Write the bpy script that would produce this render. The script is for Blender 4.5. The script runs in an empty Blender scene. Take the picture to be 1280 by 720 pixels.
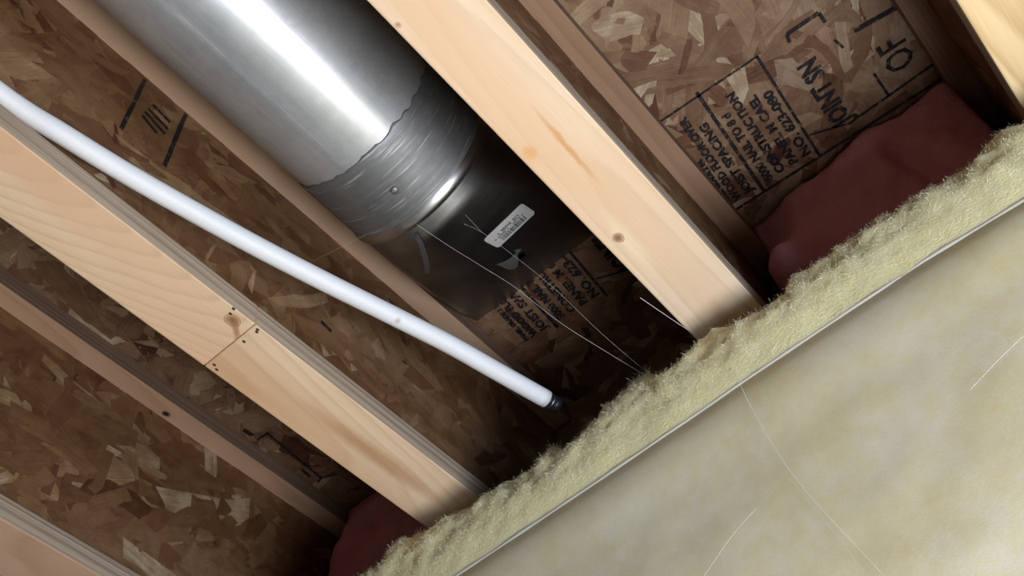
import bpy, bmesh, math, random
from mathutils import Vector, Matrix, noise
from mathutils.bvhtree import BVHTree

random.seed(7)
scene = bpy.context.scene
COL = scene.collection

# ------------------------------------------------------------------ camera
CAM = Vector((0.0, 0.0, -0.77))
RX = Vector((0.76337, 0.63736, -0.10507))      # image right
RY = Vector((-0.57476, 0.59595, -0.56079))     # image down
RZ = Vector((-0.29480, 0.48848, 0.82126))      # view direction
FPX = 1396.14
cam_data = bpy.data.cameras.new('camera')
cam_data.sensor_width = 36.0
cam_data.lens = 36.0 * FPX / 1280.0
cam_data.clip_start = 0.01
cam = bpy.data.objects.new('camera', cam_data)
COL.objects.link(cam)
m3 = Matrix((RX, -RY, -RZ)).transposed()
cam.matrix_world = Matrix.Translation(CAM) @ m3.to_4x4()
scene.camera = cam

# ------------------------------------------------------------------ world, lamps, exposure
world = bpy.data.worlds.new('world')
scene.world = world
world.use_nodes = True
world.node_tree.nodes['Background'].inputs[0].default_value = (0.80, 0.88, 1.0, 1)
world.node_tree.nodes['Background'].inputs[1].default_value = 0.022

def area(name, loc, target, size, power, color, size_y=None):
    d = bpy.data.lights.new(name, 'AREA')
    d.shape = 'DISK' if size_y is None else 'ELLIPSE'
    d.size = size
    if size_y: d.size_y = size_y
    d.energy = power
    d.color = color
    o = bpy.data.objects.new(name, d)
    COL.objects.link(o)
    o.location = loc
    o.rotation_euler = (Vector(target) - Vector(loc)).to_track_quat('-Z', 'Y').to_euler()
    return o

bulb = bpy.data.lights.new('work_lamp', 'POINT')
bulb.shadow_soft_size = 0.16; bulb.energy = 34.0; bulb.color = (0.95, 0.97, 1.0)
lamp = bpy.data.objects.new('work_lamp', bulb); COL.objects.link(lamp); lamp.location = (0.20, 0.29, -0.92)
area('side_lamp', (1.25, 0.10, -0.90), (-0.3, 0.30, 0.14), 0.30, 8.5, (0.55, 0.72, 1.0))

scene.view_settings.view_transform = 'Standard'
scene.view_settings.look = 'None'
scene.view_settings.gamma = 1.0
scene.view_settings.exposure = 0.0
scene.view_settings.use_curve_mapping = False

# ------------------------------------------------------------------ dimensions (metres)
W = 0.0635            # flange width
T = 0.027             # flange thickness
D = 0.3148            # joist depth, underside of the subfloor
S = 0.3245            # joist spacing
XB = -0.1937
WEB = 0.0095
XJ = {'Z': XB - 2 * S, 'A': XB - S, 'B': XB, 'C': XB + S}
Y0, Y1 = -0.75, 0.835

def ray(px, py):
    return (RX * (px - 640) + RY * (py - 360) + RZ * FPX).normalized()
def at(px, py, axis, val):
    d = ray(px, py)
    return CAM + d * ((val - CAM[axis]) / d[axis])
def at_depth(px, py, dep):
    d = ray(px, py)
    return CAM + d * (dep / d.dot(RZ))

# ------------------------------------------------------------------ helpers
def obj(name, me, mat=None, parent=None):
    if isinstance(me, bmesh.types.BMesh):
        bm = me
        me = bpy.data.meshes.new(name)
        bm.to_mesh(me); bm.free()
    o = bpy.data.objects.new(name, me)
    COL.objects.link(o)
    if mat: me.materials.append(mat)
    if parent: o.parent = parent
    return o
def empty(name, loc=(0, 0, 0)):
    o = bpy.data.objects.new(name, None)
    COL.objects.link(o)
    return o
def tag(o, label, cat, group=None, kind=None):
    o['label'] = label; o['category'] = cat
    if group: o['group'] = group
    if kind: o['kind'] = kind
    return o
def smooth(o):
    for p in o.data.polygons: p.use_smooth = True
    return o
def box_bm(x0, x1, y0, y1, z0, z1, bev=0.0):
    bm = bmesh.new()
    v = [bm.verts.new((x, y, z)) for x in (x0, x1) for y in (y0, y1) for z in (z0, z1)]
    for f in ((0, 1, 3, 2), (4, 6, 7, 5), (0, 4, 5, 1), (2, 3, 7, 6), (0, 2, 6, 4), (1, 5, 7, 3)):
        bm.faces.new([v[i] for i in f])
    bmesh.ops.recalc_face_normals(bm, faces=bm.faces)
    if bev:
        bmesh.ops.bevel(bm, geom=list(bm.edges), offset=bev, segments=2, affect='EDGES', profile=0.5)
    return bm
def tube_bm(pts, rad, n=12, cap=True, bm=None):
    bm = bm or bmesh.new()
    rings = []
    up = Vector((0.13, 0.21, 0.97))
    for i, p in enumerate(pts):
        a = pts[max(i - 1, 0)]; b = pts[min(i + 1, len(pts) - 1)]
        t = (b - a).normalized()
        u = t.cross(up).normalized(); w = u.cross(t)
        r = rad[i] if isinstance(rad, (list, tuple)) else rad
        rings.append([bm.verts.new(p + (u * math.cos(2 * math.pi * k / n) + w * math.sin(2 * math.pi * k / n)) * r) for k in range(n)])
    for a, b in zip(rings, rings[1:]):
        for k in range(n):
            bm.faces.new((a[k], a[(k + 1) % n], b[(k + 1) % n], b[k]))
    if cap:
        bm.faces.new(rings[0]); bm.faces.new(rings[-1][::-1])
    bmesh.ops.recalc_face_normals(bm, faces=bm.faces)
    return bm
def spline(pts, n=8):
    out = []
    P = [pts[0] * 2 - pts[1]] + list(pts) + [pts[-1] * 2 - pts[-2]]
    for i in range(1, len(P) - 2):
        for k in range(n):
            t = k / n
            p0, p1, p2, p3 = P[i - 1:i + 3]
            out.append(0.5 * ((2 * p1) + (p2 - p0) * t + (2 * p0 - 5 * p1 + 4 * p2 - p3) * t * t + (3 * p1 - p0 - 3 * p2 + p3) * t ** 3))
    out.append(pts[-1].copy())
    return out

# ------------------------------------------------------------------ materials
class NT:
    def __init__(self, name):
        self.m = bpy.data.materials.new(name); self.m.use_nodes = True
        self.t = self.m.node_tree; self.b = self.t.nodes['Principled BSDF']
        self.out = self.t.nodes['Material Output']
    def n(self, ty, **kw):
        x = self.t.nodes.new(ty)
        for k, v in kw.items(): setattr(x, k, v)
        return x
    def l(self, a, b): self.t.links.new(a, b)
    def math(self, op, a, b=None, clamp=False):
        x = self.n('ShaderNodeMath', operation=op, use_clamp=clamp)
        for i, s in enumerate((a, b)):
            if s is None: continue
            if hasattr(s, 'node'): self.l(s, x.inputs[i])
            else: x.inputs[i].default_value = s
        return x.outputs[0]
    def ramp(self, fac, stops, interp='LINEAR'):
        r = self.n('ShaderNodeValToRGB'); e = r.color_ramp.elements
        r.color_ramp.interpolation = interp
        while len(e) < len(stops): e.new(0.5)
        for el, (p, c) in zip(e, stops):
            el.position = p; el.color = (c[0], c[1], c[2], 1) if hasattr(c, '__len__') else (c, c, c, 1)
        self.l(fac, r.inputs[0]); return r.outputs[0]
    def mix(self, fac, a, b, mode='MIX'):
        x = self.n('ShaderNodeMix', data_type='RGBA', blend_type=mode)
        for s, i in ((fac, 0), (a, 6), (b, 7)):
            if hasattr(s, 'node'): self.l(s, x.inputs[i])
            else: x.inputs[i].default_value = s if i == 0 else (s[0], s[1], s[2], 1)
        return x.outputs[2]
    def coord(self, which='Object'): return self.n('ShaderNodeTexCoord').outputs[which]
    def mapping(self, v, scale=(1, 1, 1), loc=(0, 0, 0), rot=(0, 0, 0)):
        x = self.n('ShaderNodeMapping'); self.l(v, x.inputs[0])
        x.inputs[1].default_value = loc; x.inputs[2].default_value = rot; x.inputs[3].default_value = scale
        return x.outputs[0]
    def noise(self, v, scale, detail=3, rough=0.55, dist=0.0, out=0):
        x = self.n('ShaderNodeTexNoise'); self.l(v, x.inputs['Vector'])
        x.inputs['Scale'].default_value = scale; x.inputs['Detail'].default_value = detail
        x.inputs['Roughness'].default_value = rough; x.inputs['Distortion'].default_value = dist
        return x.outputs[out]
    def bump(self, h, strength=0.3, dist=0.002):
        x = self.n('ShaderNodeBump'); x.inputs['Strength'].default_value = strength; x.inputs['Distance'].default_value = dist
        self.l(h, x.inputs['Height']); self.l(x.outputs[0], self.b.inputs['Normal']); return x
    def set(self, **kw):
        for k, v in kw.items():
            k = k.replace('_', ' ')
            if hasattr(v, 'node'): self.l(v, self.b.inputs[k])
            else: self.b.inputs[k].default_value = (v[0], v[1], v[2], 1) if hasattr(v, '__len__') else v

def wood(name, pale, dark, pith, tilt=(0.0, 0.0), ring=0.0032, knots=(), streaks=(), warp=0.006, red=None, grain=1.0, cracks=()):
    """softwood lumber: growth rings about a long pith axis near pith=(x,z), fibres along y"""
    t = NT(name); co = t.coord()
    mp = t.mapping(co, loc=(-pith[0], 0, -pith[1]), rot=(tilt[0], 0, tilt[1]))
    wv = t.noise(t.mapping(co, (1, 0.16, 1)), 9, 3, 0.5, out=1)
    vm = t.n('ShaderNodeVectorMath', operation='MULTIPLY_ADD'); t.l(wv, vm.inputs[0])
    vm.inputs[1].default_value = (warp * 2, 0, warp * 2); t.l(mp, vm.inputs[2])
    sx = t.n('ShaderNodeSeparateXYZ'); t.l(vm.outputs[0], sx.inputs[0])
    r = t.math('SQRT', t.math('ADD', t.math('POWER', sx.outputs[0], 2), t.math('POWER', sx.outputs[2], 2)))
    ph = t.math('FRACT', t.math('DIVIDE', r, ring))
    ringv = t.ramp(ph, [(0, 0.05), (0.55, 0.35), (0.86, 0.95), (1, 0.1)])
    fib = t.noise(t.mapping(co, (1, 0.02, 1)), 900, 2, 0.6)
    blot = t.noise(t.mapping(co, (1, 0.25, 1)), 14, 3, 0.6)
    f = t.math('ADD', t.math('MULTIPLY', ringv, 0.42 * grain), t.math('MULTIPLY', t.math('SUBTRACT', fib, 0.5), 0.5))
    f = t.math('ADD', f, t.math('MULTIPLY', t.math('SUBTRACT', blot, 0.42), 0.9), True)
    colr = t.mix(f, pale, dark)
    if red:
        rn = t.ramp(t.noise(t.mapping(co, (1, 0.12, 1), loc=(3, 1, 2)), 16, 2), [(0.45, 0.0), (0.68, 0.7)])
        colr = t.mix(rn, colr, red)
    def ell(c, half, ang=0.0):
        m = t.mapping(co, loc=(0, 0, 0)); 
        s = t.n('ShaderNodeVectorMath', operation='SUBTRACT'); t.l(co, s.inputs[0]); s.inputs[1].default_value = (c[0], c[1], c[2])
        dn = t.n('ShaderNodeVectorMath', operation='MULTIPLY_ADD'); t.l(t.noise(co, 90, 2, out=1), dn.inputs[0])
        dn.inputs[1].default_value = (0.004, 0.004, 0.004); t.l(s.outputs[0], dn.inputs[2])
        o2 = t.n('ShaderNodeVectorMath', operation='SUBTRACT'); t.l(dn.outputs[0], o2.inputs[0]); o2.inputs[1].default_value = (0.002, 0.002, 0.002)
        rt = t.n('ShaderNodeVectorRotate', rotation_type='Z_AXIS'); t.l(o2.outputs[0], rt.inputs[0]); rt.inputs['Angle'].default_value = ang
        q = t.mapping(rt.outputs[0], (1 / half[0], 1 / half[1], 1 / half[2]))
        ln = t.n('ShaderNodeVectorMath', operation='LENGTH'); t.l(q, ln.inputs[0]); return ln.outputs['Value']
    for (c, half, ang, kc, st) in streaks:
        d = ell(c, half, ang)
        colr = t.mix(t.ramp(d, [(0.35, st), (1.0, 0.0)]), colr, kc)
    for (c, rad, kc, st) in knots:
        d = ell(c, (rad, rad * 1.25, rad * 3))
        colr = t.mix(t.ramp(d, [(0.55, st), (0.8, st * 0.45), (0.95, st * 0.95), (1.12, 0.0)]), colr, kc)
        colr = t.mix(t.ramp(d, [(0.0, st * 0.7), (0.35, 0.0)]), colr, (0.08, 0.03, 0.015))
    t.set(Base_Color=colr, Roughness=0.62)
    t.b.inputs['Specular IOR Level'].default_value = 0.25
    t.bump(t.math('ADD', t.math('MULTIPLY', fib, 0.6), t.math('MULTIPLY', ringv, 0.5)), 0.25, 0.0006)
    return t.m

def osb(name, stops, streak=0.5):
    """strand board: each strand carries its own tone in the colour attribute, fibres run along its length"""
    t = NT(name)
    at_ = t.n('ShaderNodeVertexColor', layer_name='strand')
    sp = t.n('ShaderNodeSeparateColor'); t.l(at_.outputs[0], sp.inputs[0])
    uv = t.n('ShaderNodeUVMap', uv_map='UVMap').outputs[0]
    fib = t.noise(t.mapping(uv, (14, 420, 1)), 1.0, 3, 0.65)
    blot = t.noise(t.coord(), 42, 4, 0.65)
    v = t.math('ADD', sp.outputs[0], t.math('MULTIPLY', t.math('SUBTRACT', fib, 0.5), streak))
    v = t.math('ADD', v, t.math('MULTIPLY', t.math('SUBTRACT', blot, 0.5), 0.75), True)
    c = t.ramp(v, stops)
    c = t.mix(t.math('MULTIPLY', sp.outputs[1], 0.8), c, (0.15, 0.055, 0.028))
    t.set(Base_Color=c, Roughness=0.55)
    t.b.inputs['Specular IOR Level'].default_value = 0.3
    t.bump(t.math('ADD', fib, t.math('MULTIPLY', blot, 1.2)), 0.5, 0.0009)
    return t.m

PALE, TAN = (0.78, 0.60, 0.41), (0.57, 0.36, 0.19)
M = {}
M['flange_A'] = wood('pine_left', (0.80, 0.59, 0.40), (0.52, 0.33, 0.18), (-0.462, -0.045), tilt=(0.10, 0.06), ring=0.0034, warp=0.010,
    knots=[((-0.4654, 0.3202, 0), 0.0062, (0.30, 0.13, 0.05), 0.75), ((-0.5146, 0.345, 0), 0.005, (0.2, 0.06, 0.03), 0.8)],
    streaks=[((-0.470, 0.328, 0), (0.004, 0.016, 0.01), -0.7, (0.30, 0.12, 0.04), 0.7)], red=(0.72, 0.44, 0.27))
M['flange_A2'] = wood('pine_left_end', (0.81, 0.61, 0.42), (0.58, 0.36, 0.20), (-0.49, -0.08), tilt=(0.05, -0.05), ring=0.006, warp=0.012,
    streaks=[((-0.487, 0.52, 0), (0.011, 0.11, 0.03), 0.03, (0.42, 0.20, 0.09), 0.6)], red=(0.55, 0.29, 0.13))
M['flange_B'] = wood('pine_middle', (0.83, 0.67, 0.49), (0.58, 0.38, 0.23), (-0.15, 0.07), tilt=(0.03, 0.0), ring=0.0048, warp=0.009, grain=0.8,
    knots=[((-0.181, 0.4813, 0), 0.0046, (0.26, 0.11, 0.045), 0.85), ((-0.1901, 0.2262, 0), 0.0025, (0.3, 0.16, 0.1), 0.6)],
    streaks=[((-0.1854, 0.3705, 0), (0.007, 0.009, 0.02), 0, (0.72, 0.38, 0.13), 0.75),
             ((-0.160, 0.385, 0), (0.0032, 0.05, 0.02), -0.03, (0.62, 0.32, 0.13), 0.8),
             ((-0.176, 0.49, 0), (0.008, 0.05, 0.02), -0.06, (0.86, 0.68, 0.45), 0.6)], red=(0.74, 0.47, 0.28))
M['flange_C'] = wood('pine_right', (0.84, 0.64, 0.36), (0.50, 0.30, 0.12), (0.17, -0.06), tilt=(0.02, 0.03), ring=0.0065, warp=0.012, grain=1.3)
M['flange_Z'] = wood('pine_far_left', (0.62, 0.40, 0.27), (0.42, 0.23, 0.13), (-0.80, 0.22), tilt=(0.02, 0.02), ring=0.004,
    knots=[((-0.7974, 0.4794, D - T), 0.0042, (0.02, 0.01, 0.01), 1.0)])
M['top_A'] = wood('pine_top', (0.58, 0.40, 0.28), (0.46, 0.29, 0.18), (-0.45, 0.2), ring=0.004, grain=0.6)
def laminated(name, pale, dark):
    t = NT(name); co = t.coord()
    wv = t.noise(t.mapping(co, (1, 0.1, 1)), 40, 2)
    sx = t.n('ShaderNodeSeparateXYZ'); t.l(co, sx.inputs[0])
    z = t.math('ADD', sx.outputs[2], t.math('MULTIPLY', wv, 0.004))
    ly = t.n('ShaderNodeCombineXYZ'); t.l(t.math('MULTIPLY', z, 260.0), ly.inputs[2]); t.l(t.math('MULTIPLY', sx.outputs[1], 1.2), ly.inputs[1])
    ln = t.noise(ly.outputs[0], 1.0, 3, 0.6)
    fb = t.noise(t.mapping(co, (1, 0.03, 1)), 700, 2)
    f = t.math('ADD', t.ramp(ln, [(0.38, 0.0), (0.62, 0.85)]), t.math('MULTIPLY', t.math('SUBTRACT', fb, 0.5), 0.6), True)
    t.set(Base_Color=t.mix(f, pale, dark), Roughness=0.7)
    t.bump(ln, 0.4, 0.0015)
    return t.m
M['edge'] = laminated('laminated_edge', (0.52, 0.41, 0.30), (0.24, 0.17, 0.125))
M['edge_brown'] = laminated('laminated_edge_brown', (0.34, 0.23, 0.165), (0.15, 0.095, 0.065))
ST = [(0.0, (0.085, 0.035, 0.020)), (0.25, (0.20, 0.105, 0.060)), (0.5, (0.31, 0.19, 0.115)), (0.75, (0.42, 0.29, 0.185)), (0.9, (0.52, 0.39, 0.26)), (1.0, (0.66, 0.54, 0.40))]
SW = [(0.0, (0.095, 0.036, 0.015)), (0.3, (0.19, 0.095, 0.042)), (0.6, (0.27, 0.155, 0.075)), (0.8, (0.36, 0.225, 0.12)), (0.93, (0.48, 0.345, 0.21)), (1.0, (0.58, 0.46, 0.31))]
M['osb'] = osb('strand_board', ST)
M['osb_web'] = osb('strand_board_web', SW)

def plain(name, color, rough=0.6, metal=0.0, nscale=40, var=0.25, bump=0.1, spec=0.4):
    t = NT(name); nv = t.noise(t.coord(), nscale, 4, 0.6)
    c2 = tuple(c * (1 - var) for c in color)
    t.set(Base_Color=t.mix(nv, color, c2), Roughness=rough, Metallic=metal)
    t.b.inputs['Specular IOR Level'].default_value = spec
    if bump: t.bump(nv, bump, 0.002)
    return t.m
M['osb_core'] = plain('board_core', (0.24, 0.13, 0.065), 0.7, nscale=120, var=0.5)
M['concrete'] = plain('concrete', (0.46, 0.45, 0.44), 0.85, nscale=12)
M['sill'] = plain('sill_lumber', (0.42, 0.27, 0.15), 0.7)
M['black'] = plain('black_rubber', (0.02, 0.02, 0.023), 0.4)
M['dark_steel'] = plain('dark_steel', (0.35, 0.35, 0.36), 0.4, 1.0)
M['bright_steel'] = plain('bright_steel', (0.75, 0.78, 0.80), 0.25, 1.0)

def galvanised(name, c1, c2, rough, streak_along=True, scratch=0.0, gloss=0.0, metal=1.0):
    t = NT(name); co = t.coord()
    sp = t.n('ShaderNodeTexVoronoi'); t.l(co, sp.inputs['Vector']); sp.inputs['Scale'].default_value = 130
    sg = t.n('ShaderNodeSeparateColor'); t.l(sp.outputs['Color'], sg.inputs[0])
    big = t.noise(co, 17, 4, 0.6)
    st = t.noise(t.mapping(co, (1, 0.04, 1) if streak_along else (0.05, 1, 0.05)), 260, 3, 0.6)
    f = t.math('ADD', t.math('MULTIPLY', big, 0.7), t.math('MULTIPLY', sg.outputs[0], 0.22))
    f = t.math('ADD', f, t.math('MULTIPLY', t.math('SUBTRACT', st, 0.3), 0.7), True)
    c = t.mix(f, c1, c2)
    if scratch:
        sc = t.ramp(t.noise(t.mapping(co, (0.07, 1.6, 0.07), rot=(0, 0, 0.10)), 330, 2, 0.5), [(0.60, 0.0), (0.74, scratch)])
        c = t.mix(sc, c, (0.75, 0.76, 0.78))
    rr = t.math('ADD', t.math('MULTIPLY', big, 0.22), rough - 0.11)
    t.set(Base_Color=c, Roughness=rr, Metallic=metal)
    bp = t.bump(t.math('ADD', st, t.math('MULTIPLY', big, 0.4)), 0.06, 0.0008)
    if gloss:                                              # clean zinc shining through the dull film
        g = t.n('ShaderNodeBsdfAnisotropic'); t.l(c, g.inputs['Color']); g.inputs['Roughness'].default_value = gloss
        t.l(bp.outputs[0], g.inputs['Normal'])
        mx = t.n('ShaderNodeMixShader'); mx.inputs[0].default_value = 0.45
        t.l(t.b.outputs[0], mx.inputs[1]); t.l(g.outputs[0], mx.inputs[2]); t.l(mx.outputs[0], t.out.inputs[0])
    return t.m
M['duct'] = galvanised('galvanised_duct', (0.52, 0.56, 0.62), (0.80, 0.83, 0.88), 0.55, gloss=0.25, metal=0.5)
M['boot'] = galvanised('galvanised_boot', (0.30, 0.31, 0.33), (0.46, 0.47, 0.49), 0.36, False, 0.25)
M['tape'] = galvanised('duct_tape', (0.20, 0.21, 0.225), (0.33, 0.34, 0.36), 0.55, False, 0.8, metal=0.75)
M['lip'] = galvanised('tape_lip', (0.55, 0.57, 0.60), (0.75, 0.76, 0.8), 0.32, False)

def ink(name, keep=0.55):
    t = NT(name); co = t.coord()
    t.set(Base_Color=(0.012, 0.012, 0.018), Roughness=0.6)
    nz = t.ramp(t.noise(co, 130, 4, 0.7), [(keep - 0.18, 0.0), (keep + 0.04, 1.0)])
    tr = t.n('ShaderNodeBsdfTransparent'); mx = t.n('ShaderNodeMixShader')
    t.l(nz, mx.inputs[0]); t.l(t.b.outputs[0], mx.inputs[1]); t.l(tr.outputs[0], mx.inputs[2]); t.l(mx.outputs[0], t.out.inputs[0])
    return t.m
M['ink'] = ink('stamp_ink', 0.66)

# ------------------------------------------------------------------ strands (flat wood flakes pressed into a board)
def strands(name, parent, org, u, v, nrm, wu, wv, n, mat, seed, Lr=(0.035, 0.13), Wr=(0.007, 0.034), red=0.2, lo=0.0015, bias=0.0, ang0=None, spread=1.6, var=0.17, pale=0.06):
    rnd = random.Random(seed)
    org, u, v, nrm = Vector(org), Vector(u), Vector(v), Vector(nrm)
    verts, faces, cols, uvs = [], [], [], []
    flip = u.cross(v).dot(nrm) < 0
    for i in range(n):
        cu, cv = rnd.uniform(0, wu), rnd.uniform(0, wv)
        L = rnd.uniform(*Lr) * rnd.uniform(0.6, 1.1); Wd = rnd.uniform(*Wr)
        a = rnd.uniform(-spread, spread) + (ang0 or 0.0)
        ca, sa = math.cos(a), math.sin(a)
        k = rnd.choice((4, 5, 6))
        tp, tq = rnd.uniform(0.5, 1.0), rnd.uniform(0.5, 1.0)          # how blunt the two ends are
        bow = rnd.uniform(-0.12, 0.12) * L; sk = rnd.uniform(-0.5, 0.5) * Wd
        def width(f): return (1 - (1 - tp) * max(0, 1 - f / 0.3) ** 1.5) * (1 - (1 - tq) * max(0, 1 - (1 - f) / 0.3) ** 1.5)
        fs = [j / k for j in range(k + 1)]
        top = [(-L / 2 + L * f + sk * (f - 0.5) * 2 * (f in (0, 1)) + rnd.uniform(-0.03, 0.03) * L, Wd / 2 * width(f) * rnd.uniform(0.75, 1.1) + bow * (1 - (2 * f - 1) ** 2)) for f in fs]
        bot = [(-L / 2 + L * f + rnd.uniform(-0.03, 0.03) * L, -Wd / 2 * width(f) * rnd.uniform(0.75, 1.1) + bow * (1 - (2 * f - 1) ** 2)) for f in fs[::-1]]
        pts = top + bot
        h = 0.0001 + lo * (i / n) + rnd.uniform(0, 0.0002)
        t1, t2 = rnd.uniform(-0.006, 0.006), rnd.uniform(-0.012, 0.012)
        base = len(verts)
        ids = []
        ok = False
        poly = []
        for x, y in pts:
            uu = cu + x * ca - y * sa; vv = cv + x * sa + y * ca
            uu = min(max(uu, 0), wu); vv = min(max(vv, 0), wv)
            poly.append((uu, vv, x, y))
        tone = min(1, max(0, rnd.gauss(0.44 + bias, var)))
        if rnd.random() < pale: tone = rnd.uniform(0.75, 0.95)
        rd = rnd.uniform(0.25, 0.8) if rnd.random() < red else rnd.uniform(0, 0.18)
        ou, ov = rnd.uniform(0, 50), rnd.uniform(0, 50)
        for uu, vv, x, y in poly:
            verts.append(org + u * uu + v * vv + nrm * (h + max(-0.0003, min(0.0003, x * t1 + y * t2))))
            uvs.append((x + ou, y + ov))
        f = list(range(base, base + len(poly)))
        faces.append(f[::-1] if not flip else f)
        cols.append((tone, rd, rnd.random(), 1.0))
    me = bpy.data.meshes.new(name)
    me.from_pydata([tuple(p) for p in verts], [], faces)
    ca_ = me.color_attributes.new('strand', 'FLOAT_COLOR', 'CORNER')
    uvl = me.uv_layers.new(name='UVMap')
    for p, c in zip(me.polygons, cols):
        for li in p.loop_indices:
            ca_.data[li].color = c
            uvl.data[li].uv = uvs[me.loops[li].vertex_index]
    o = obj(name, me, mat, parent)
    o['kind'] = 'stuff'
    return o

# ------------------------------------------------------------------ setting: subfloor, rear wall, floor
ceiling = obj('ceiling', box_bm(-1.25, 0.62, Y0, 0.86, D + 0.0022, D + 0.021), M['osb_core'])
ceiling['kind'] = 'structure'
for (xa, xb, sd) in ((XJ['Z'] + W, XJ['A'], 11), (XJ['A'] + W, XJ['B'], 12), (XJ['B'] + W, XJ['C'], 13), (XJ['C'] + W, 0.60, 14), (-1.2, XJ['Z'], 15)):
    near = sd in (11, 13)
    wu = xb - xa + 0.02; wv = 1.05
    strands('strands', ceiling, (xa - 0.01, -0.2, D + 0.0022), (1, 0, 0), (0, 1, 0), (0, 0, -1), wu, wv,
            int(5200 * wu) + 300, M['osb'], sd, bias=0.05 if sd == 13 else -0.02)
wall = obj('wall_rear', box_bm(-1.25, 0.62, 0.668, 0.86, -1.75, -0.040), M['concrete']); wall['kind'] = 'structure'
sill = obj('trim_1', box_bm(-1.25, 0.62, 0.675, 0.858, -0.0395, -0.001, 0.002), M['sill']); sill['kind'] = 'structure'
rim = obj('trim_2', box_bm(-1.25, 0.62, 0.838, 0.858, 0.0, D + 0.0015), M['osb_core']); rim['kind'] = 'structure'
strands('strands', rim, (XJ['A'] + W, 0.838, 0.0), (1, 0, 0), (0, 0, 1), (0, -1, 0), S - W, D, 420, M['osb_web'], 31, lo=0.001)
floor = obj('floor', box_bm(-1.6, 1.8, -1.6, 0.86, -1.80, -1.75), M['concrete']); floor['kind'] = 'structure'

# ------------------------------------------------------------------ printed stamps on the subfloor and on a web
def text_mesh(body, size, mat4, bold=False, sx=1.0):
    cu = bpy.data.curves.new('t', 'FONT'); cu.body = body; cu.size = size; cu.resolution_u = 2
    cu.align_x = 'LEFT'; cu.align_y = 'CENTER'; cu.offset = bold * 0.00075 if bold else 0.0006
    to = bpy.data.objects.new('t', cu); COL.objects.link(to)
    bpy.context.view_layer.update()
    me = bpy.data.meshes.new_from_object(to.evaluated_get(bpy.context.evaluated_depsgraph_get()))
    bpy.data.objects.remove(to); bpy.data.curves.remove(cu)
    me.transform(Matrix.Diagonal((sx, 1, 1, 1)))
    me.transform(mat4)
    return me
def join(meshes):
    bm = bmesh.new()
    for me in meshes: bm.from_mesh(me); bpy.data.meshes.remove(me)
    return bm
def quad(bm, a, b, wd, nrm):
    a, b = Vector(a), Vector(b); s = (b - a).normalized().cross(Vector(nrm)) * wd / 2
    bm.faces.new([bm.verts.new(p) for p in (a - s, b - s, b + s, a + s)])

ZS = D - 0.0001          # just under the strands
def stamp(org, parent, full=True):
    ang = math.radians(4.2)
    rd = Vector((math.sin(ang), -math.cos(ang), 0)); dn = Vector((math.cos(ang), math.sin(ang), 0))
    o = Vector((org[0], org[1], ZS))
    def P(t, q): return o + rd * t + dn * q
    def X(t, q):
        p = P(t, q); return Matrix(((rd.x, -dn.x, 0, p.x), (rd.y, -dn.y, 0, p.y), (0, 0, -1, p.z), (0, 0, 0, 1)))
    rows = [('PANEL GRADE 2 IN.', -0.0395, 0.0080, 1.05), ('WOOD FLOOR OVER', -0.0285, 0.0125, 1.06), ('JOIST SPACING', -0.0135, 0.0140, 1.16),
            ('5000 NAIL TO 8 d', 0.0125, 0.0135, 1.0), ('CONSTRUCTION', 0.0285, 0.0140, 1.12), ('PANEL M CAEL', 0.0455, 0.0140, 1.12), ('NO. 623-080', 0.0620, 0.0150, 1.22)]
    ms = [text_mesh(b, s, X(0.008, q), True, sx) for b, q, s, sx in rows]
    ms.append(text_mesh('JOINT SN', 0.030, X(0.018, 0.113), 1.8, 0.74))
    ms.append(text_mesh('OF', 0.044, X(0.035, 0.197), False, 0.75))
    bm = join(ms)
    N = (0, 0, -1)
    L = lambda t0, q0, t1, q1, w=0.0026: quad(bm, P(t0, q0), P(t1, q1), w, N)
    L(-0.002, -0.058, -0.002, 0.225, 0.0034)            # foot line
    L(0.150, -0.058, 0.150, 0.074)                      # head line
    L(0, 0, 0.155, 0, 0.0042); L(0, 0.0725, 0.150, 0.0725, 0.0034)
    L(0.152, 0.110, 0.152, 0.148, 0.005); L(0.152, 0.148, 0.138, 0.149, 0.004); L(0.152, 0.110, 0.142, 0.108, 0.004)
    L(0.115, 0.148, 0.100, 0.152, 0.003)
    L(0.030, 0.075, 0.014, 0.118, 0.0025); L(0.014, 0.118, 0.020, 0.225, 0.0032); L(0.016, 0.168, 0.052, 0.166, 0.003)
    L(0.110, 0.170, 0.105, 0.222, 0.006)
    for p in bm.verts: p.co.z = ZS - 0.0002
    kill = [v for v in bm.verts if not full and (v.co.x > XB - 0.002 or v.co.x < XJ['A'] + W)]
    bmesh.ops.delete(bm, geom=kill, context='VERTS')
    ob = obj('printed_stamp', bm, M['ink'], parent)
    ob['label'] = 'black printed grade stamp of text rows and ruled lines'
    return ob
stamp((-0.093, 0.743), ceiling)
stamp((-0.386, 0.729), ceiling, False)
bm = bmesh.new()
for a, b, w in (((-0.771, 0.598), (-0.754, 0.600), 0.003), ((-0.7545, 0.5985), (-0.7625, 0.702), 0.0032), ((-0.7625, 0.702), (-0.772, 0.703), 0.003),
                ((-0.7705, 0.590), (-0.7705, 0.575), 0.006), ((-0.771, 0.69), (-0.769, 0.672), 0.004)):
    quad(bm, (*a, ZS - 0.0003), (*b, ZS - 0.0003), w, (0, 0, -1))
obj('printed_stamp', bm, M['ink'], ceiling)

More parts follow.
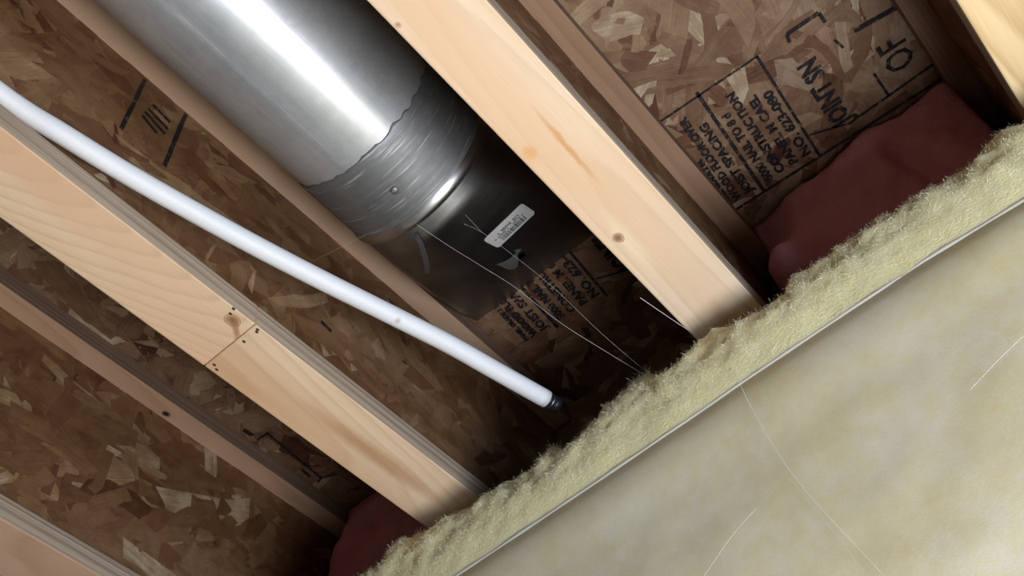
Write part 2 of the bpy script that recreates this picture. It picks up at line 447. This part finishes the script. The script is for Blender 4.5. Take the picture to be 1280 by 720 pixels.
# ------------------------------------------------------------------ wood I-joists
def joist(key, label, fl, top, sides, split=None):
    x = XJ[key]
    t = empty('wood_joist')
    tag(t, label, 'joist', 'wood joists under the subfloor')
    if split:
        obj('bottom_flange', box_bm(x, x + W, Y0, split, 0, T, 0.0016), M[fl], t)
        o = obj('bottom_flange', box_bm(x + 0.0002, x + W - 0.0003, split + 0.0004, Y1, 0.0002, T, 0.0012), M[fl + '2'], t)
    else:
        obj('bottom_flange', box_bm(x, x + W, Y0, Y1, 0, T, 0.0016), M[fl], t)
    xm = x + W / 2
    def edges(o, m='edge'):                                          # sawn edges of the flanges, darker than the underside, show the glued layers
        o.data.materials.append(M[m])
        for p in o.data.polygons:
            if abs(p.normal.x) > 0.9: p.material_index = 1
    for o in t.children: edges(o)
    w = obj('web', box_bm(xm - WEB / 2, xm + WEB / 2, Y0, Y1, T - 0.001, D - T + 0.001), M['osb_core'], t)
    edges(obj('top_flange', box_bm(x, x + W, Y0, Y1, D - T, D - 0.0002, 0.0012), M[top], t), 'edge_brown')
    for s in sides:
        strands('strands', w, (xm + s * WEB / 2, -0.25, T - 0.001), (0, 1, 0), (0, 0, 1), (s, 0, 0), Y1 + 0.25, D - 2 * T + 0.002,
                2100, M['osb_web'], 50 + ord(key) + s, Lr=(0.04, 0.15), Wr=(0.008, 0.042), red=0.16, lo=0.0012, ang0=0.5, spread=1.3, var=0.155, pale=0.05)
    return t, w
jz, wz = joist('Z', 'reddish wood joist at the lower left, most of its strand board web in view', 'flange_Z', 'flange_Z', (1,))
ja, wa = joist('A', 'knotty pale wood joist below the white pipe, with a joint line across its underside', 'flange_A', 'top_A', (1, -1), 0.3365)
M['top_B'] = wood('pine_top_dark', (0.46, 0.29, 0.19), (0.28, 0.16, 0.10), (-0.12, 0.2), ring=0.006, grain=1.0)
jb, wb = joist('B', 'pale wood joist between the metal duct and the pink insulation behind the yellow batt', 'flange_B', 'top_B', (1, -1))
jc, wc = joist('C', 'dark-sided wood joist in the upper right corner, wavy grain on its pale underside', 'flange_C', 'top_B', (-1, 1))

# printed marks on the web beside the duct
XW = XJ['A'] + W / 2 + WEB / 2 + 0.0020
for (a, b, w) in (((0.184, 0.282), (0.1805, 0.166), 0.0042), ((0.235, 0.284), (0.230, 0.165), 0.0045),
                  ((0.200, 0.249), (0.222, 0.244), 0.0055), ((0.197, 0.236), (0.222, 0.229), 0.0055), ((0.195, 0.226), (0.221, 0.217), 0.005), ((0.194, 0.216), (0.213, 0.207), 0.005),
                  ((0.431, 0.122), (0.445, 0.119), 0.006)):
    bm = bmesh.new()
    quad(bm, (XW, *a), (XW, *b), w, (1, 0, 0))
    obj('printed_mark', bm, M['ink'], wa)
# saw joint, pitch dots and cracks on the left joist underside
bm = bmesh.new()
for px, py in ((322, 412), (321, 415), (305, 427), (288, 392), (292, 386), (268, 456), (271, 462)):
    p = at(px, py, 2, 0.0)
    bmesh.ops.create_uvsphere(bm, u_segments=8, v_segments=5, radius=0.0012, matrix=Matrix.Translation(p) @ Matrix.Diagonal((1, 1.5, 0.5, 1)))
obj('pitch_spot', bm, plain('dark_pitch', (0.05, 0.02, 0.012), 0.5), ja)['kind'] = 'stuff'

# ------------------------------------------------------------------ metal duct with tape and register boot
duct = empty('metal_duct')
tag(duct, 'round galvanised metal duct with a taped joint and dark boot between two joists', 'duct')
DX, DZ, DR = -0.336, 0.222, 0.0845
def ring_bm(rows, seg=96, jag=None):
    bm = bmesh.new(); R_ = []
    for i, (y, r) in enumerate(rows):
        ring = []
        for k in range(seg):
            a = 2 * math.pi * k / seg
            yy = y + (jag(a) if jag and i < 2 else 0)
            ring.append(bm.verts.new((DX + r * math.sin(a), yy, DZ - r * math.cos(a))))
        R_.append(ring)
    for a, b in zip(R_, R_[1:]):
        for k in range(seg): bm.faces.new((a[k], a[(k + 1) % seg], b[(k + 1) % seg], b[k]))
    bmesh.ops.recalc_face_normals(bm, faces=bm.faces)
    for f in bm.faces:
        c = f.calc_center_median()
        if f.normal.dot(c - Vector((DX, c.y, DZ))) < 0:
            bmesh.ops.reverse_faces(bm, faces=list(bm.faces))
        break
    return bm
smooth(obj('duct_pipe', ring_bm([(Y0 + 0.03 * i, DR + 0.0004 * math.sin(i * 1.7)) for i in range(int((0.42 - Y0) / 0.03) + 1)]), M['duct'], duct))
def jag(a): return 0.0035 * noise.noise(Vector((math.sin(a) * 9, math.cos(a) * 9, 3))) + 0.002 * noise.noise(Vector((math.sin(a) * 40, math.cos(a) * 40, 7)))
rows = [(0.336, DR + 0.0002), (0.3365, DR + 0.0011)] + [(0.338 + 0.004 * i, DR + 0.0012 + 0.0006 * math.sin(i * 1.3) ** 2) for i in range(19)]
tape = smooth(obj('tape', ring_bm(rows, 128, jag), M['tape'], duct))
rows = [(0.410, DR + 0.0016), (0.413, DR + 0.0030), (0.4165, DR + 0.0036), (0.4200, DR + 0.0030), (0.4225, DR + 0.0008), (0.4228, DR - 0.002)]
smooth(obj('tape_lip', ring_bm(rows, 128), M['lip'], duct))
# folded lengthwise seam
bm = bmesh.new()
a = math.radians(-11)
for da, rr in ((-0.024, 0.0002), (-0.02, 0.0007), (0.02, 0.0007), (0.024, 0.0002)):
    for y in (Y0, 0.335):
        bm.verts.new((DX + (DR + rr) * math.sin(a + da), y, DZ - (DR + rr) * math.cos(a + da)))
bm.verts.ensure_lookup_table()
for i in range(3): bm.faces.new([bm.verts[j] for j in (2 * i, 2 * i + 1, 2 * i + 3, 2 * i + 2)])
bmesh.ops.recalc_face_normals(bm, faces=bm.faces)
obj('folded_seam', bm, M['duct'], duct)
# screw head under the tape
p = Vector((DX, 0, DZ)); d = ray(493, 238)
def duct_hit(px, py, r):
    d = ray(px, py); ox, oz = CAM.x - DX, CAM.z - DZ
    A = d.x ** 2 + d.z ** 2; B = ox * d.x + oz * d.z; C_ = ox * ox + oz * oz - r * r
    return CAM + d * ((-B - math.sqrt(B * B - A * C_)) / A)
p = duct_hit(493, 238, DR + 0.0015)
nrm = Vector((p.x - DX, 0, p.z - DZ)).normalized()
bm = bmesh.new()
bmesh.ops.create_uvsphere(bm, u_segments=16, v_segments=8, radius=0.0042, matrix=Matrix.Translation(p) @ nrm.to_track_quat('Z', 'Y').to_matrix().to_4x4() @ Matrix.Diagonal((1, 1, 0.45, 1)))
smooth(obj('screw_head', bm, M['tape'], duct))
# boot: round collar lofted to a rectangle in the subfloor
seg, NT_ = 160, 44
BX0, BX1, BY0, BY1 = -0.4500, -0.2000, 0.548, 0.653
bcx, bcy = (BX0 + BX1) / 2, (BY0 + BY1) / 2
def boot_pt(k, t):
    a = 2 * math.pi * k / seg; s, c = math.sin(a), math.cos(a); m = max(abs(s), abs(c))
    C0 = Vector((DX + DR * s, 0.420, DZ - DR * c)); C1 = Vector((C0.x, 0.440, C0.z))
    Q = Vector((bcx + (BX1 - BX0) / 2 * s / m, bcy + (BY1 - BY0) / 2 * c / m, D - 0.0005))
    if t < 0.1: return C0.lerp(C1, t / 0.1)
    q = (t - 0.1) / 0.9
    K = Vector((C1.x * 0.45 + Q.x * 0.55, C1.y + (Q.y - C1.y) * 0.52, C1.z + (Q.z - C1.z) * 0.36))
    return C1 * (1 - q) ** 2 + K * 2 * q * (1 - q) + Q * q * q
bm = bmesh.new()
G = [[bm.verts.new(boot_pt(k, i / NT_)) for k in range(seg)] for i in range(NT_ + 1)]
for i in range(NT_):
    for k in range(seg): bm.faces.new((G[i][k], G[i][(k + 1) % seg], G[i + 1][(k + 1) % seg], G[i + 1][k]))
bmesh.ops.recalc_face_normals(bm, faces=bm.faces)
bvh = BVHTree.FromBMesh(bm)
def boot_hit(px, py, off=0.0):
    loc, n, i, dd = bvh.ray_cast(CAM, ray(px, py))
    if n.dot(CAM - loc) < 0: n = -n
    return loc + n * off, n
hc, hn = boot_hit(650, 322)
for v in bm.verts:
    dd = (v.co - hc).length
    if dd < 0.016: v.co += hn * -0.0025 * (1 - dd / 0.016)
hv = Vector(hc)
kill = [f for f in bm.faces if (f.calc_center_median() - hv).length < 0.0072 + 0.0022 * noise.noise(f.calc_center_median() * 400)]
bmesh.ops.delete(bm, geom=kill, context='FACES')
boot = smooth(obj('boot', bm, M['boot'], duct)); boot['label'] = 'dark metal boot with a barcode label and a torn hole'
# torn flaps of metal round the hole
bm = bmesh.new()
def flap(pts, lift):
    vs = []
    for (px, py), l in zip(pts, lift):
        q, n = boot_hit(px, py); vs.append(bm.verts.new(q + n * (0.0006 + l)))
    for i in range(1, len(vs) - 1): bm.faces.new((vs[0], vs[i], vs[i + 1]))
gr = []
for i in range(9):
    u = i / 8; row = []
    ax, ay, bx_, by_ = 646 - 27 * u, 312 + 18 * u, 646 - 22 * u, 332 + 5 * u - 6 * u * u
    for j in range(6):
        v = j / 5
        q, n = boot_hit(ax + (bx_ - ax) * v, ay + (by_ - ay) * v)
        lift = 0.0075 * math.sin(math.pi * min(1, 0.12 + u * 0.88)) ** 1.2 * (0.35 + 0.65 * math.sin(math.pi * (v * 0.9 + 0.05))) + 0.0012 * noise.noise(Vector((u * 5, v * 4, 1))) * (1 - u)
        row.append(bm.verts.new(q + n * (0.0006 + max(0, lift))))
    gr.append(row)
for i in range(8):
    for j in range(5): bm.faces.new((gr[i][j], gr[i + 1][j], gr[i + 1][j + 1], gr[i][j + 1]))
flap([(641, 312), (645, 309), (651, 310), (646, 313)], [0.001, 0.002, 0.001, 0.003])
bmesh.ops.recalc_face_normals(bm, faces=bm.faces)
smooth(obj('torn_flap', bm, plain('torn_zinc', (0.80, 0.86, 0.92), 0.38, 0.9, bump=0), boot))
# barcode label
corner = [(603.5, 300), (652, 253.5), (669.5, 265.5), (622.5, 309.8)]     # foot-left, head-left, head-right, foot-right
def lab(s, t, off):
    a = (corner[0][0] * (1 - s) + corner[1][0] * s, corner[0][1] * (1 - s) + corner[1][1] * s)
    b = (corner[3][0] * (1 - s) + corner[2][0] * s, corner[3][1] * (1 - s) + corner[2][1] * s)
    q, n = boot_hit(a[0] * (1 - t) + b[0] * t, a[1] * (1 - t) + b[1] * t, off); return q
def lab_patch(bm, s0, s1, t0, t1, off, n=2):
    r = [[bm.verts.new(lab(s0 + (s1 - s0) * i / n, t0 + (t1 - t0) * j, off)) for j in (0, 1)] for i in range(n + 1)]
    for i in range(n): bm.faces.new((r[i][0], r[i][1], r[i + 1][1], r[i + 1][0]))
bm = bmesh.new(); n1, n2 = 24, 12; g = []
for i in range(n1 + 1):
    row = []
    for j in range(n2 + 1):
        s, t = i / n1, j / n2
        cs, ct = 0.05, 0.16
        es, et = min(s, 1 - s), min(t, 1 - t)
        if es < cs and et < ct:                              # rounded corners
            dx, dy = (cs - es) / cs, (ct - et) / ct; h = math.hypot(dx, dy)
            if h > 1:
                ns, nt = cs - cs * dx / h, ct - ct * dy / h
                s = ns if s < 0.5 else 1 - ns; t = nt if t < 0.5 else 1 - nt
        row.append(bm.verts.new(lab(s, t, 0.0005)))
    g.append(row)
for i in range(n1):
    for j in range(n2): bm.faces.new((g[i][j], g[i + 1][j], g[i + 1][j + 1], g[i][j + 1]))
sticker = obj('barcode_label', bm, plain('label_paper', (0.72, 0.72, 0.74), 0.5, nscale=8, var=0.06, bump=0), boot)
sticker['label'] = 'white rounded barcode label'
bm = bmesh.new(); rb = random.Random(4); s = 0.20
while s < 0.83:
    w = rb.choice((0.012, 0.018, 0.028)); lab_patch(bm, s, s + w, 0.60, 0.88, 0.0008, 1); s += w + rb.choice((0.012, 0.016, 0.022))
FONT3 = {'0': '111101101101111', '1': '010110010010111', '2': '111001111100111', '4': '101101111001001', '5': '111100111001111', '6': '111100111101111', '7': '111001010010010', '8': '111101111101111'}
def dots(txt, s, t0, h):
    cw = h * 0.30 * 0.26
    for ch in txt:
        if ch in FONT3:
            for k, bit in enumerate(FONT3[ch]):
                if bit == '1':
                    cx, cy = k % 3, k // 3
                    lab_patch(bm, s + cx * cw, s + (cx + 1) * cw, t0 + cy * h / 5, t0 + (cy + 1) * h / 5, 0.0008, 1)
        s += cw * 4.2
dots('1 06042 514', 0.24, 0.28, 0.15)
dots('47 0128560 2', 0.10, 0.47, 0.09); dots('1208 62 57', 0.56, 0.47, 0.09)
obj('label_print', bm, plain('label_ink', (0.03, 0.03, 0.035), 0.6, bump=0), boot)
# loose tail of tape hanging off the lip
bm = bmesh.new(); prev = None
for px, py, w in ((515, 281, 2.0), (520, 291, 2.6), (526, 303, 3.2), (530, 316, 3.6), (533, 328, 3.6), (534, 340, 3.0)):
    a, n = boot_hit(px - w, py + 1, 0.0012); b, n = boot_hit(px + w, py - 1, 0.0022)
    cur = (bm.verts.new(a), bm.verts.new(b))
    if prev: bm.faces.new((prev[0], prev[1], cur[1], cur[0]))
    prev = cur
tt = smooth(obj('tape_tail', bm, plain('dusty_tape', (0.10, 0.10, 0.11), 0.5, 0.0), duct))

# ------------------------------------------------------------------ white pipe
t = NT('white_plastic'); co = t.coord()
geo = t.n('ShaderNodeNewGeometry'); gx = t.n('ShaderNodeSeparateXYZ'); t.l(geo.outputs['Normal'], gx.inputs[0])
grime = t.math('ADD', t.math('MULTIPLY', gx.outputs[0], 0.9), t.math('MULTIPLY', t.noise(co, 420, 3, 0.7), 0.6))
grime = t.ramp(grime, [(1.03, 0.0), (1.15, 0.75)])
spot = t.n('ShaderNodeVectorMath', operation='DISTANCE'); t.l(co, spot.inputs[0])
spot_f = spot.outputs['Value']
wcol = t.mix(t.noise(co, 30, 3), (0.86, 0.87, 0.90), (0.80, 0.81, 0.85))
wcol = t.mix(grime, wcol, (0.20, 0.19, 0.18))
wcol = t.mix(t.ramp(spot_f, [(0.0, 0.85), (0.0009, 0.6), (0.0016, 0.08), (0.0026, 0.4), (0.0034, 0.0)]), wcol, (0.32, 0.20, 0.13))
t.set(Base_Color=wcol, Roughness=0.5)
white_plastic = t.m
px_path = [(0, 118, .848), (80, 169, .868), (160, 218, .889), (240, 263.5, .911), (320, 307.5, .933), (400, 349, .956), (480, 389, .98), (560, 429.5, 1.005), (620, 463.5, 1.024), (683, 499, 1.045)]
pts = [at_depth(*p) for p in px_path]
dirn = (pts[0] - pts[1]).normalized()
lead = [pts[0] + Vector((-0.001 * k, -0.11 * k, 0.001 * k)) for k in range(4, 0, -1)]
path = spline(lead + pts, 8)
PR = 0.0086
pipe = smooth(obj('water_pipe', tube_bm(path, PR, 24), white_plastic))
tag(pipe, 'bowed white plastic pipe with a black end, crossing in front of the metal duct', 'pipe')
tip = path[-1]; pd = (path[-1] - path[-3]).normalized()
# brown spot sits on the camera-facing side of the pipe
d0 = ray(497, 400); best = min(path, key=lambda q: (q - CAM).cross(d0).length)
spot.inputs[1].default_value = tuple(CAM + d0 * ((best - CAM).dot(d0) - PR * 0.9))
rp = [tip - pd * 0.0004, tip + pd * 0.0002, tip + pd * 0.003, tip + pd * 0.0033, tip + pd * 0.0065, tip + pd * 0.0068, tip + pd * 0.014, tip + pd * 0.0146]
rr = [0.0068, 0.0079, 0.0079, 0.0070, 0.0070, 0.0078, 0.0074, 0.006]
e = smooth(obj('end_plug', tube_bm(rp, rr, 24), M['black'], pipe)); e['label'] = 'black rubber end plug'
smooth(obj('clamp_ring', tube_bm([tip + pd * 0.0036, tip + pd * 0.0062], 0.0074, 24), M['dark_steel'], pipe))

# ------------------------------------------------------------------ yellow insulation blanket on the wall
prof = [(-1.0, -.004), (-.636, -.010), (-.592, -.002), (-.548, .003), (-.526, .012), (-.500, -.003), (-.465, -.004), (-.406, -.011), (-.366, -.007), (-.353, .002), (-.339, -.013), (-.311, -.012),
        (-.28, .000), (-.257, .011), (-.243, .011), (-.231, -.003), (-.219, -.008), (-.199, -.003), (-.156, -.003), (-.113, -.010), (-.102, -.013), (-.093, .002), (-.058, -.006), (-.015, .002), (.023, -.002), (.06, -.003), (.091, -.001), (.12, -.003), (.20, -.004), (.5, -.006)]
def ztop(x):
    for (a, za), (b, zb) in zip(prof, prof[1:]):
        if a <= x <= b:
            q = (x - a) / (b - a); q = q * q * (3 - 2 * q); return za + (zb - za) * q
    return prof[-1][1]
ZSEAM = -0.120
def batt_pt(x, t):
    """t 0..1 from the seam up over the bulge to the top and 1..1.6 back to the wall"""
    zt = ztop(x) - 0.023
    if t < 0:
        return Vector((x, 0.5875, ZSEAM + 0.25 * t))
    if t <= 1:
        a = t * math.pi / 2
        y = 0.5792 + 0.0588 * (1 - math.cos(a)) ** 1.1 - 0.012 * math.sin(2 * a) ; z = ZSEAM + (zt - ZSEAM) * math.sin(a) ** 0.95
    else:
        q = (t - 1) / 0.6; y = 0.638 + 0.027 * q; z = zt - 0.03 * q * q
    p = Vector((x, y, z))
    am = min(1, 0.10 + 1.3 * t) * (1 - max(0, (t - 1) / 0.6))
    n1_ = noise.noise(Vector((x * 26, y * 30, z * 30))) ; n2_ = noise.noise(Vector((x * 70, y * 70 + 5, z * 70))) ; n3_ = noise.noise(Vector((x * 170, y * 170 + 9, z * 170)))
    off = Vector((0, -0.8, 0.6)) * (am * (0.0080 * n1_ + 0.0060 * n2_ + 0.0030 * n3_))
    p += off
    for xj in XJ.values():                                 # wool is pressed flat under the joists
        e_ = max(xj - x, x - xj - W, 0) / 0.006
        if e_ < 1: p.z = min(p.z, -0.0014 + 0.012 * e_)
    return p
batt = empty('insulation_batt')
tag(batt, 'pale yellow fibreglass blanket with fluffy top edge hung over the wall', 'insulation')
xs = [-0.98 + 1.46 * i / 420 for i in range(421)]
ts = [-0.12] + [1.6 * j / 64 for j in range(65)]
bm = bmesh.new()
g = [[bm.verts.new(batt_pt(x, tt_)) for tt_ in ts] for x in xs]
for i in range(len(xs) - 1):
    for j in range(len(ts) - 1): bm.faces.new((g[i][j], g[i + 1][j], g[i + 1][j + 1], g[i][j + 1]))
low = [[bm.verts.new((x, y, z)) for x in (xs[0], xs[-1])] for y, z in ((0.590, ZSEAM), (0.590, -1.7), (0.664, -1.7), (0.664, -0.04))]
for a, b in zip(low, low[1:]): bm.faces.new((a[0], a[1], b[1], b[0]))
bmesh.ops.recalc_face_normals(bm, faces=bm.faces)
t = NT('yellow_fibreglass'); co = t.coord()
nz = t.noise(co, 45, 5, 0.65); nf = t.noise(t.mapping(co, (1, 1, 1.6)), 420, 3, 0.7)
c = t.mix(nz, (0.92, 0.89, 0.66), (0.87, 0.77, 0.36))
c = t.mix(t.ramp(nf, [(0.35, 0.3), (0.6, 0.0)]), c, (0.62, 0.56, 0.30))
t.set(Base_Color=c, Roughness=0.9); t.b.inputs['Specular IOR Level'].default_value = 0.1
t.b.inputs['Subsurface Weight'].default_value = 0.6; t.b.inputs['Subsurface Radius'].default_value = (1.0, 0.9, 0.6); t.b.inputs['Subsurface Scale'].default_value = 0.008
t.bump(t.math('ADD', nf, nz), 0.6, 0.003)
M['yellow'] = t.m
fluff = smooth(obj('fluff', bm, M['yellow'], batt)); fluff['label'] = 'exposed yellow fluff along the top edge'
# loose fibres
def fibre_mesh(n, seed):
    rnd = random.Random(seed); vv, ff = [], []
    for i in range(n):
        x = rnd.uniform(-0.66, 0.22)
        edge = rnd.random() < 0.55
        tq = rnd.uniform(0.72, 1.15) if edge else rnd.uniform(0.05, 0.9)
        p = batt_pt(x, tq)
        d = Vector((rnd.gauss(0, 0.9), rnd.gauss(-0.35, 0.5), rnd.gauss(0.35 if edge else 0.1, 0.55))).normalized()
        L = rnd.uniform(0.002, 0.007) * (1.3 if edge else 0.8)
        curl = Vector((rnd.gauss(0, 1), rnd.gauss(0, 1), rnd.gauss(-0.2, 1))) * 0.95
        side = d.cross(Vector((rnd.gauss(0, 1), rnd.gauss(0, 1), rnd.gauss(0, 1)))).normalized()
        r = rnd.uniform(0.00004, 0.00011)
        b0 = len(vv)
        q = p - d * 0.001
        for k in range(5):
            vv.append(tuple(q - side * r)); vv.append(tuple(q + side * r))
            d = (d + curl * 0.42).normalized(); q = q + d * (L / 4)
            if q.z > 0.0 - 0.0005 and any(xj - 0.003 < q.x < xj + W + 0.003 for xj in XJ.values()): q.z = -0.0005
        for k in range(4): ff.append((b0 + 2 * k, b0 + 2 * k + 1, b0 + 2 * k + 3, b0 + 2 * k + 2))
    me = bpy.data.meshes.new('loose_fibres'); me.from_pydata(vv, [], ff); return me
t = NT('glass_fibre'); t.set(Base_Color=(0.92, 0.90, 0.70), Roughness=0.7); M['fibre'] = t.m
obj('loose_fibres', fibre_mesh(90000, 5), M['fibre'], batt)['kind'] = 'stuff'
# thin white facing below the seam
def face_pt(x, z):
    d = ZSEAM - z
    am = min(1.0, 0.25 + d * 9)
    y = 0.5780 + 0.0018 * am * noise.noise(Vector((x * 9, 2, z * 9))) + 0.0009 * am * noise.noise(Vector((x * 30, 5, z * 30)))
    y -= 0.004 * math.exp(-((d - 0.03) / 0.03) ** 2) - 0.003 * math.exp(-(d / 0.008) ** 2)
    return Vector((x, y, z))
bm = bmesh.new()
xs2 = [-0.98 + 1.46 * i / 200 for i in range(201)]
zs2 = [ZSEAM - 0.62 * (j / 100) for j in range(101)] + [-1.2, -1.7]
def seam_z(x): return ZSEAM + 0.0022 * noise.noise(Vector((x * 8, 1, 1))) - 0.006 * max(0, x - 0.0) / 0.1 - (0.003 if x < -0.3 else 0.003 * max(0, min(1, (-0.16 - x) / 0.14)))
g = [[bm.verts.new(face_pt(x, z) + Vector((0, 0, (seam_z(x) - ZSEAM) * max(0, 1 - (ZSEAM - z) / 0.05)))) for z in zs2] for x in xs2]
for i in range(200):
    for j in range(len(zs2) - 1): bm.faces.new((g[i][j], g[i][j + 1], g[i + 1][j + 1], g[i + 1][j]))
t = NT('white_facing'); co = t.coord()
n1 = t.noise(co, 11, 4, 0.6); n2 = t.noise(co, 60, 4, 0.7); n3 = t.noise(t.mapping(co, (1, 1, 1.3)), 600, 2, 0.6)
f = t.math('ADD', t.math('MULTIPLY', n1, 0.75), t.math('MULTIPLY', n2, 0.55))
c = t.ramp(f, [(0.46, (0.77, 0.73, 0.60)), (0.63, (0.74, 0.68, 0.48)), (0.84, (0.70, 0.61, 0.36))])
c = t.mix(t.math('MULTIPLY', t.math('SUBTRACT', n3, 0.35, True), 0.5), c, (0.52, 0.47, 0.34))
t.set(Base_Color=c, Roughness=0.55); t.b.inputs['Specular IOR Level'].default_value = 0.2
t.bump(t.math('ADD', n2, t.math('MULTIPLY', n3, 0.5)), 0.15, 0.0012)
facing = smooth(obj('facing', bm, t.m, batt)); facing['label'] = 'thin whitish facing sheet over the yellow wool'
pts = [face_pt(x, ZSEAM) + Vector((0, 0.0016, seam_z(x) - ZSEAM + 0.0006)) for x in xs2]
hem = smooth(obj('seam_fold', tube_bm(pts, [0.0027 + 0.0006 * noise.noise(Vector((p.x * 30, 0, 0))) for p in pts], 8), plain('facing_fold', (0.88, 0.86, 0.77), 0.6, nscale=200, var=0.12), batt))
hem['label'] = 'white folded seam'

# ------------------------------------------------------------------ pink insulation stuffed at the bay ends
t = NT('pink_fibreglass'); co = t.coord()
nz = t.noise(co, 38, 4, 0.65); nf = t.noise(co, 320, 3, 0.7)
c = t.mix(nz, (0.84, 0.38, 0.44), (0.68, 0.25, 0.31))
c = t.mix(t.math('MULTIPLY', nf, 0.4), c, (0.86, 0.50, 0.53))
t.set(Base_Color=c, Roughness=0.9); t.b.inputs['Specular IOR Level'].default_value = 0.1
t.bump(t.math('ADD', nf, nz), 0.7, 0.003)
M['pink'] = t.m
def pink(label, x0, x1, front, seed):
    bm = bmesh.new(); nx, nz_ = 56, 56
    g = []
    for i in range(nx + 1):
        row = []
        for j in range(nz_ + 1):
            u, v = i / nx, j / nz_
            x = x0 + (x1 - x0) * u; z = 0.002 + (D - 0.006) * v
            e = min(u, 1 - u, v * 1.5, (1 - v) * 1.6)
            round_ = 0.016 * (1 - min(1, e / 0.16)) ** 2
            y = front(x, z) + round_ + 0.010 * noise.noise(Vector((x * 16 + seed, 3, z * 16))) + 0.004 * noise.noise(Vector((x * 50 + seed, 3, z * 50)))
            row.append(bm.verts.new((x, min(y, 0.822), z)))
        g.append(row)
    for i in range(nx):
        for j in range(nz_): bm.faces.new((g[i][j], g[i + 1][j], g[i + 1][j + 1], g[i][j + 1]))
    rim_ = [g[i][0] for i in range(nx + 1)] + [g[nx][j] for j in range(1, nz_ + 1)] + [g[i][nz_] for i in range(nx - 1, -1, -1)] + [g[0][j] for j in range(nz_ - 1, 0, -1)]
    back = [bm.verts.new((v.co.x, 0.830, v.co.z)) for v in rim_]
    for i in range(len(rim_)):
        k = (i + 1) % len(rim_); bm.faces.new((rim_[i], back[i], back[k], rim_[k]))
    bm.faces.new(back)
    bmesh.ops.recalc_face_normals(bm, faces=bm.faces)
    o = smooth(obj('pink_insulation', bm, M['pink']))
    tag(o, label, 'insulation', 'pink insulation stuffed at the bay ends')
    return o
def fr(x, z):
    y = 0.748 + 0.02 * (0.31 - z)
    crease = math.exp(-((x - 0.055 + (z - 0.2) * 0.2) / 0.012) ** 2) * (1 if z < 0.24 else max(0, 1 - (z - 0.24) / 0.03)) * 0.022
    lobe = -0.040 * math.exp(-(((x + 0.112) / 0.034) ** 2 + ((z - 0.17) / 0.04) ** 2))
    gap = 0.025 * math.exp(-(((x + 0.115) / 0.03) ** 2 + ((z - 0.27) / 0.05) ** 2))
    return y + crease + lobe + gap
pink('big wad of pink insulation below the printed stamp, right of the middle joist', XJ['B'] + W + 0.0005, XJ['C'] - 0.0005, fr, 1.0)
pink('small wad of pink insulation left of the knotty joist end', XJ['Z'] + W + 0.0005, XJ['A'] - 0.0005, lambda x, z: 0.752 - 0.03 * math.sin(min(1, max(0, z / 0.3)) * math.pi), 7.0)

# ------------------------------------------------------------------ nail and cobweb threads
p = at(672, 574, 1, 0.8365); q = p + Vector((0.004, -0.010, -0.012))
nail = obj('nail', tube_bm([p + Vector((0, 0.004, 0)), p, q, q + (q - p).normalized() * 0.0004], [0.0009, 0.0009, 0.0009, 0.002], 8), M['bright_steel'])
tag(nail, 'tiny bright nail in the dark corner below the pipe end', 'nail')
t = NT('spider_silk'); t.set(Base_Color=(0.85, 0.84, 0.80), Roughness=0.35); M['silk'] = t.m
def web(label, pts, r=0.00022, sag=0.0):
    sp = spline(pts, 6); r *= 0.5
    o = obj('cobweb_thread', tube_bm(sp, r, 5), M['silk'])
    tag(o, label, 'cobweb', 'cobweb threads')
def seq(pix, d0, d1):
    n = len(pix) - 1
    return [at_depth(px, py, d0 + (d1 - d0) * i / n) for i, (px, py) in enumerate(pix)]
def dep(p): return (p - CAM).dot(RZ)
l0 = dep(duct_hit(520, 276, DR + 0.004))
bt = dep(at(815, 474, 1, 0.628))
web('bright cobweb thread from the end of the tape down to the yellow fluff', [duct_hit(520, 280, DR + 0.004)] + seq([(562, 308), (604, 334), (645, 360), (700, 403), (760, 441), (815, 474)], l0 + 0.005, bt), 0.00026)
web('faint cobweb thread running beside the barcode label', seq([(572, 277), (600, 289), (640, 318), (690, 358), (750, 415), (800, 458), (818, 470)], l0 + 0.03, bt), 0.00018)
web('short cobweb thread across the dark boot above the label', seq([(540, 232), (575, 262), (603, 291)], l0, l0 + 0.03), 0.00016)
web('cobweb thread across the top flange left of the tape', [at(393, 326, 0, XJ['A'] + W / 2 + 0.012)] + [at_depth(420, 312, 1.10)] + [duct_hit(460, 292, DR + 0.003)], 0.0002)
web('cobweb thread from the middle joist over the fluff and down the facing', [at(800, 372, 2, -0.001), at(850, 406, 2, -0.002), at(887, 431, 2, -0.003), at(915, 462, 1, 0.574), at(945, 520, 1, 0.5690), at(1000, 605, 1, 0.5700), at(1105, 720, 1, 0.5720)], 0.00042)
web('cobweb thread at the right edge of the facing', [at(1290, 410, 1, 0.5710), at(1250, 448, 1, 0.5710), at(1213, 487, 1, 0.5710)], 0.0002)
web('faint cobweb thread low on the facing, beside the long one', [at(900, 545, 1, 0.5710), at(975, 590, 1, 0.5710), at(1030, 650, 1, 0.5710), at(1080, 715, 1, 0.5710)], 0.00014)
web('short cobweb thread near the bottom of the facing', [at(880, 720, 1, 0.5710), at(915, 670, 1, 0.5710), at(945, 636, 1, 0.5710)], 0.00016)
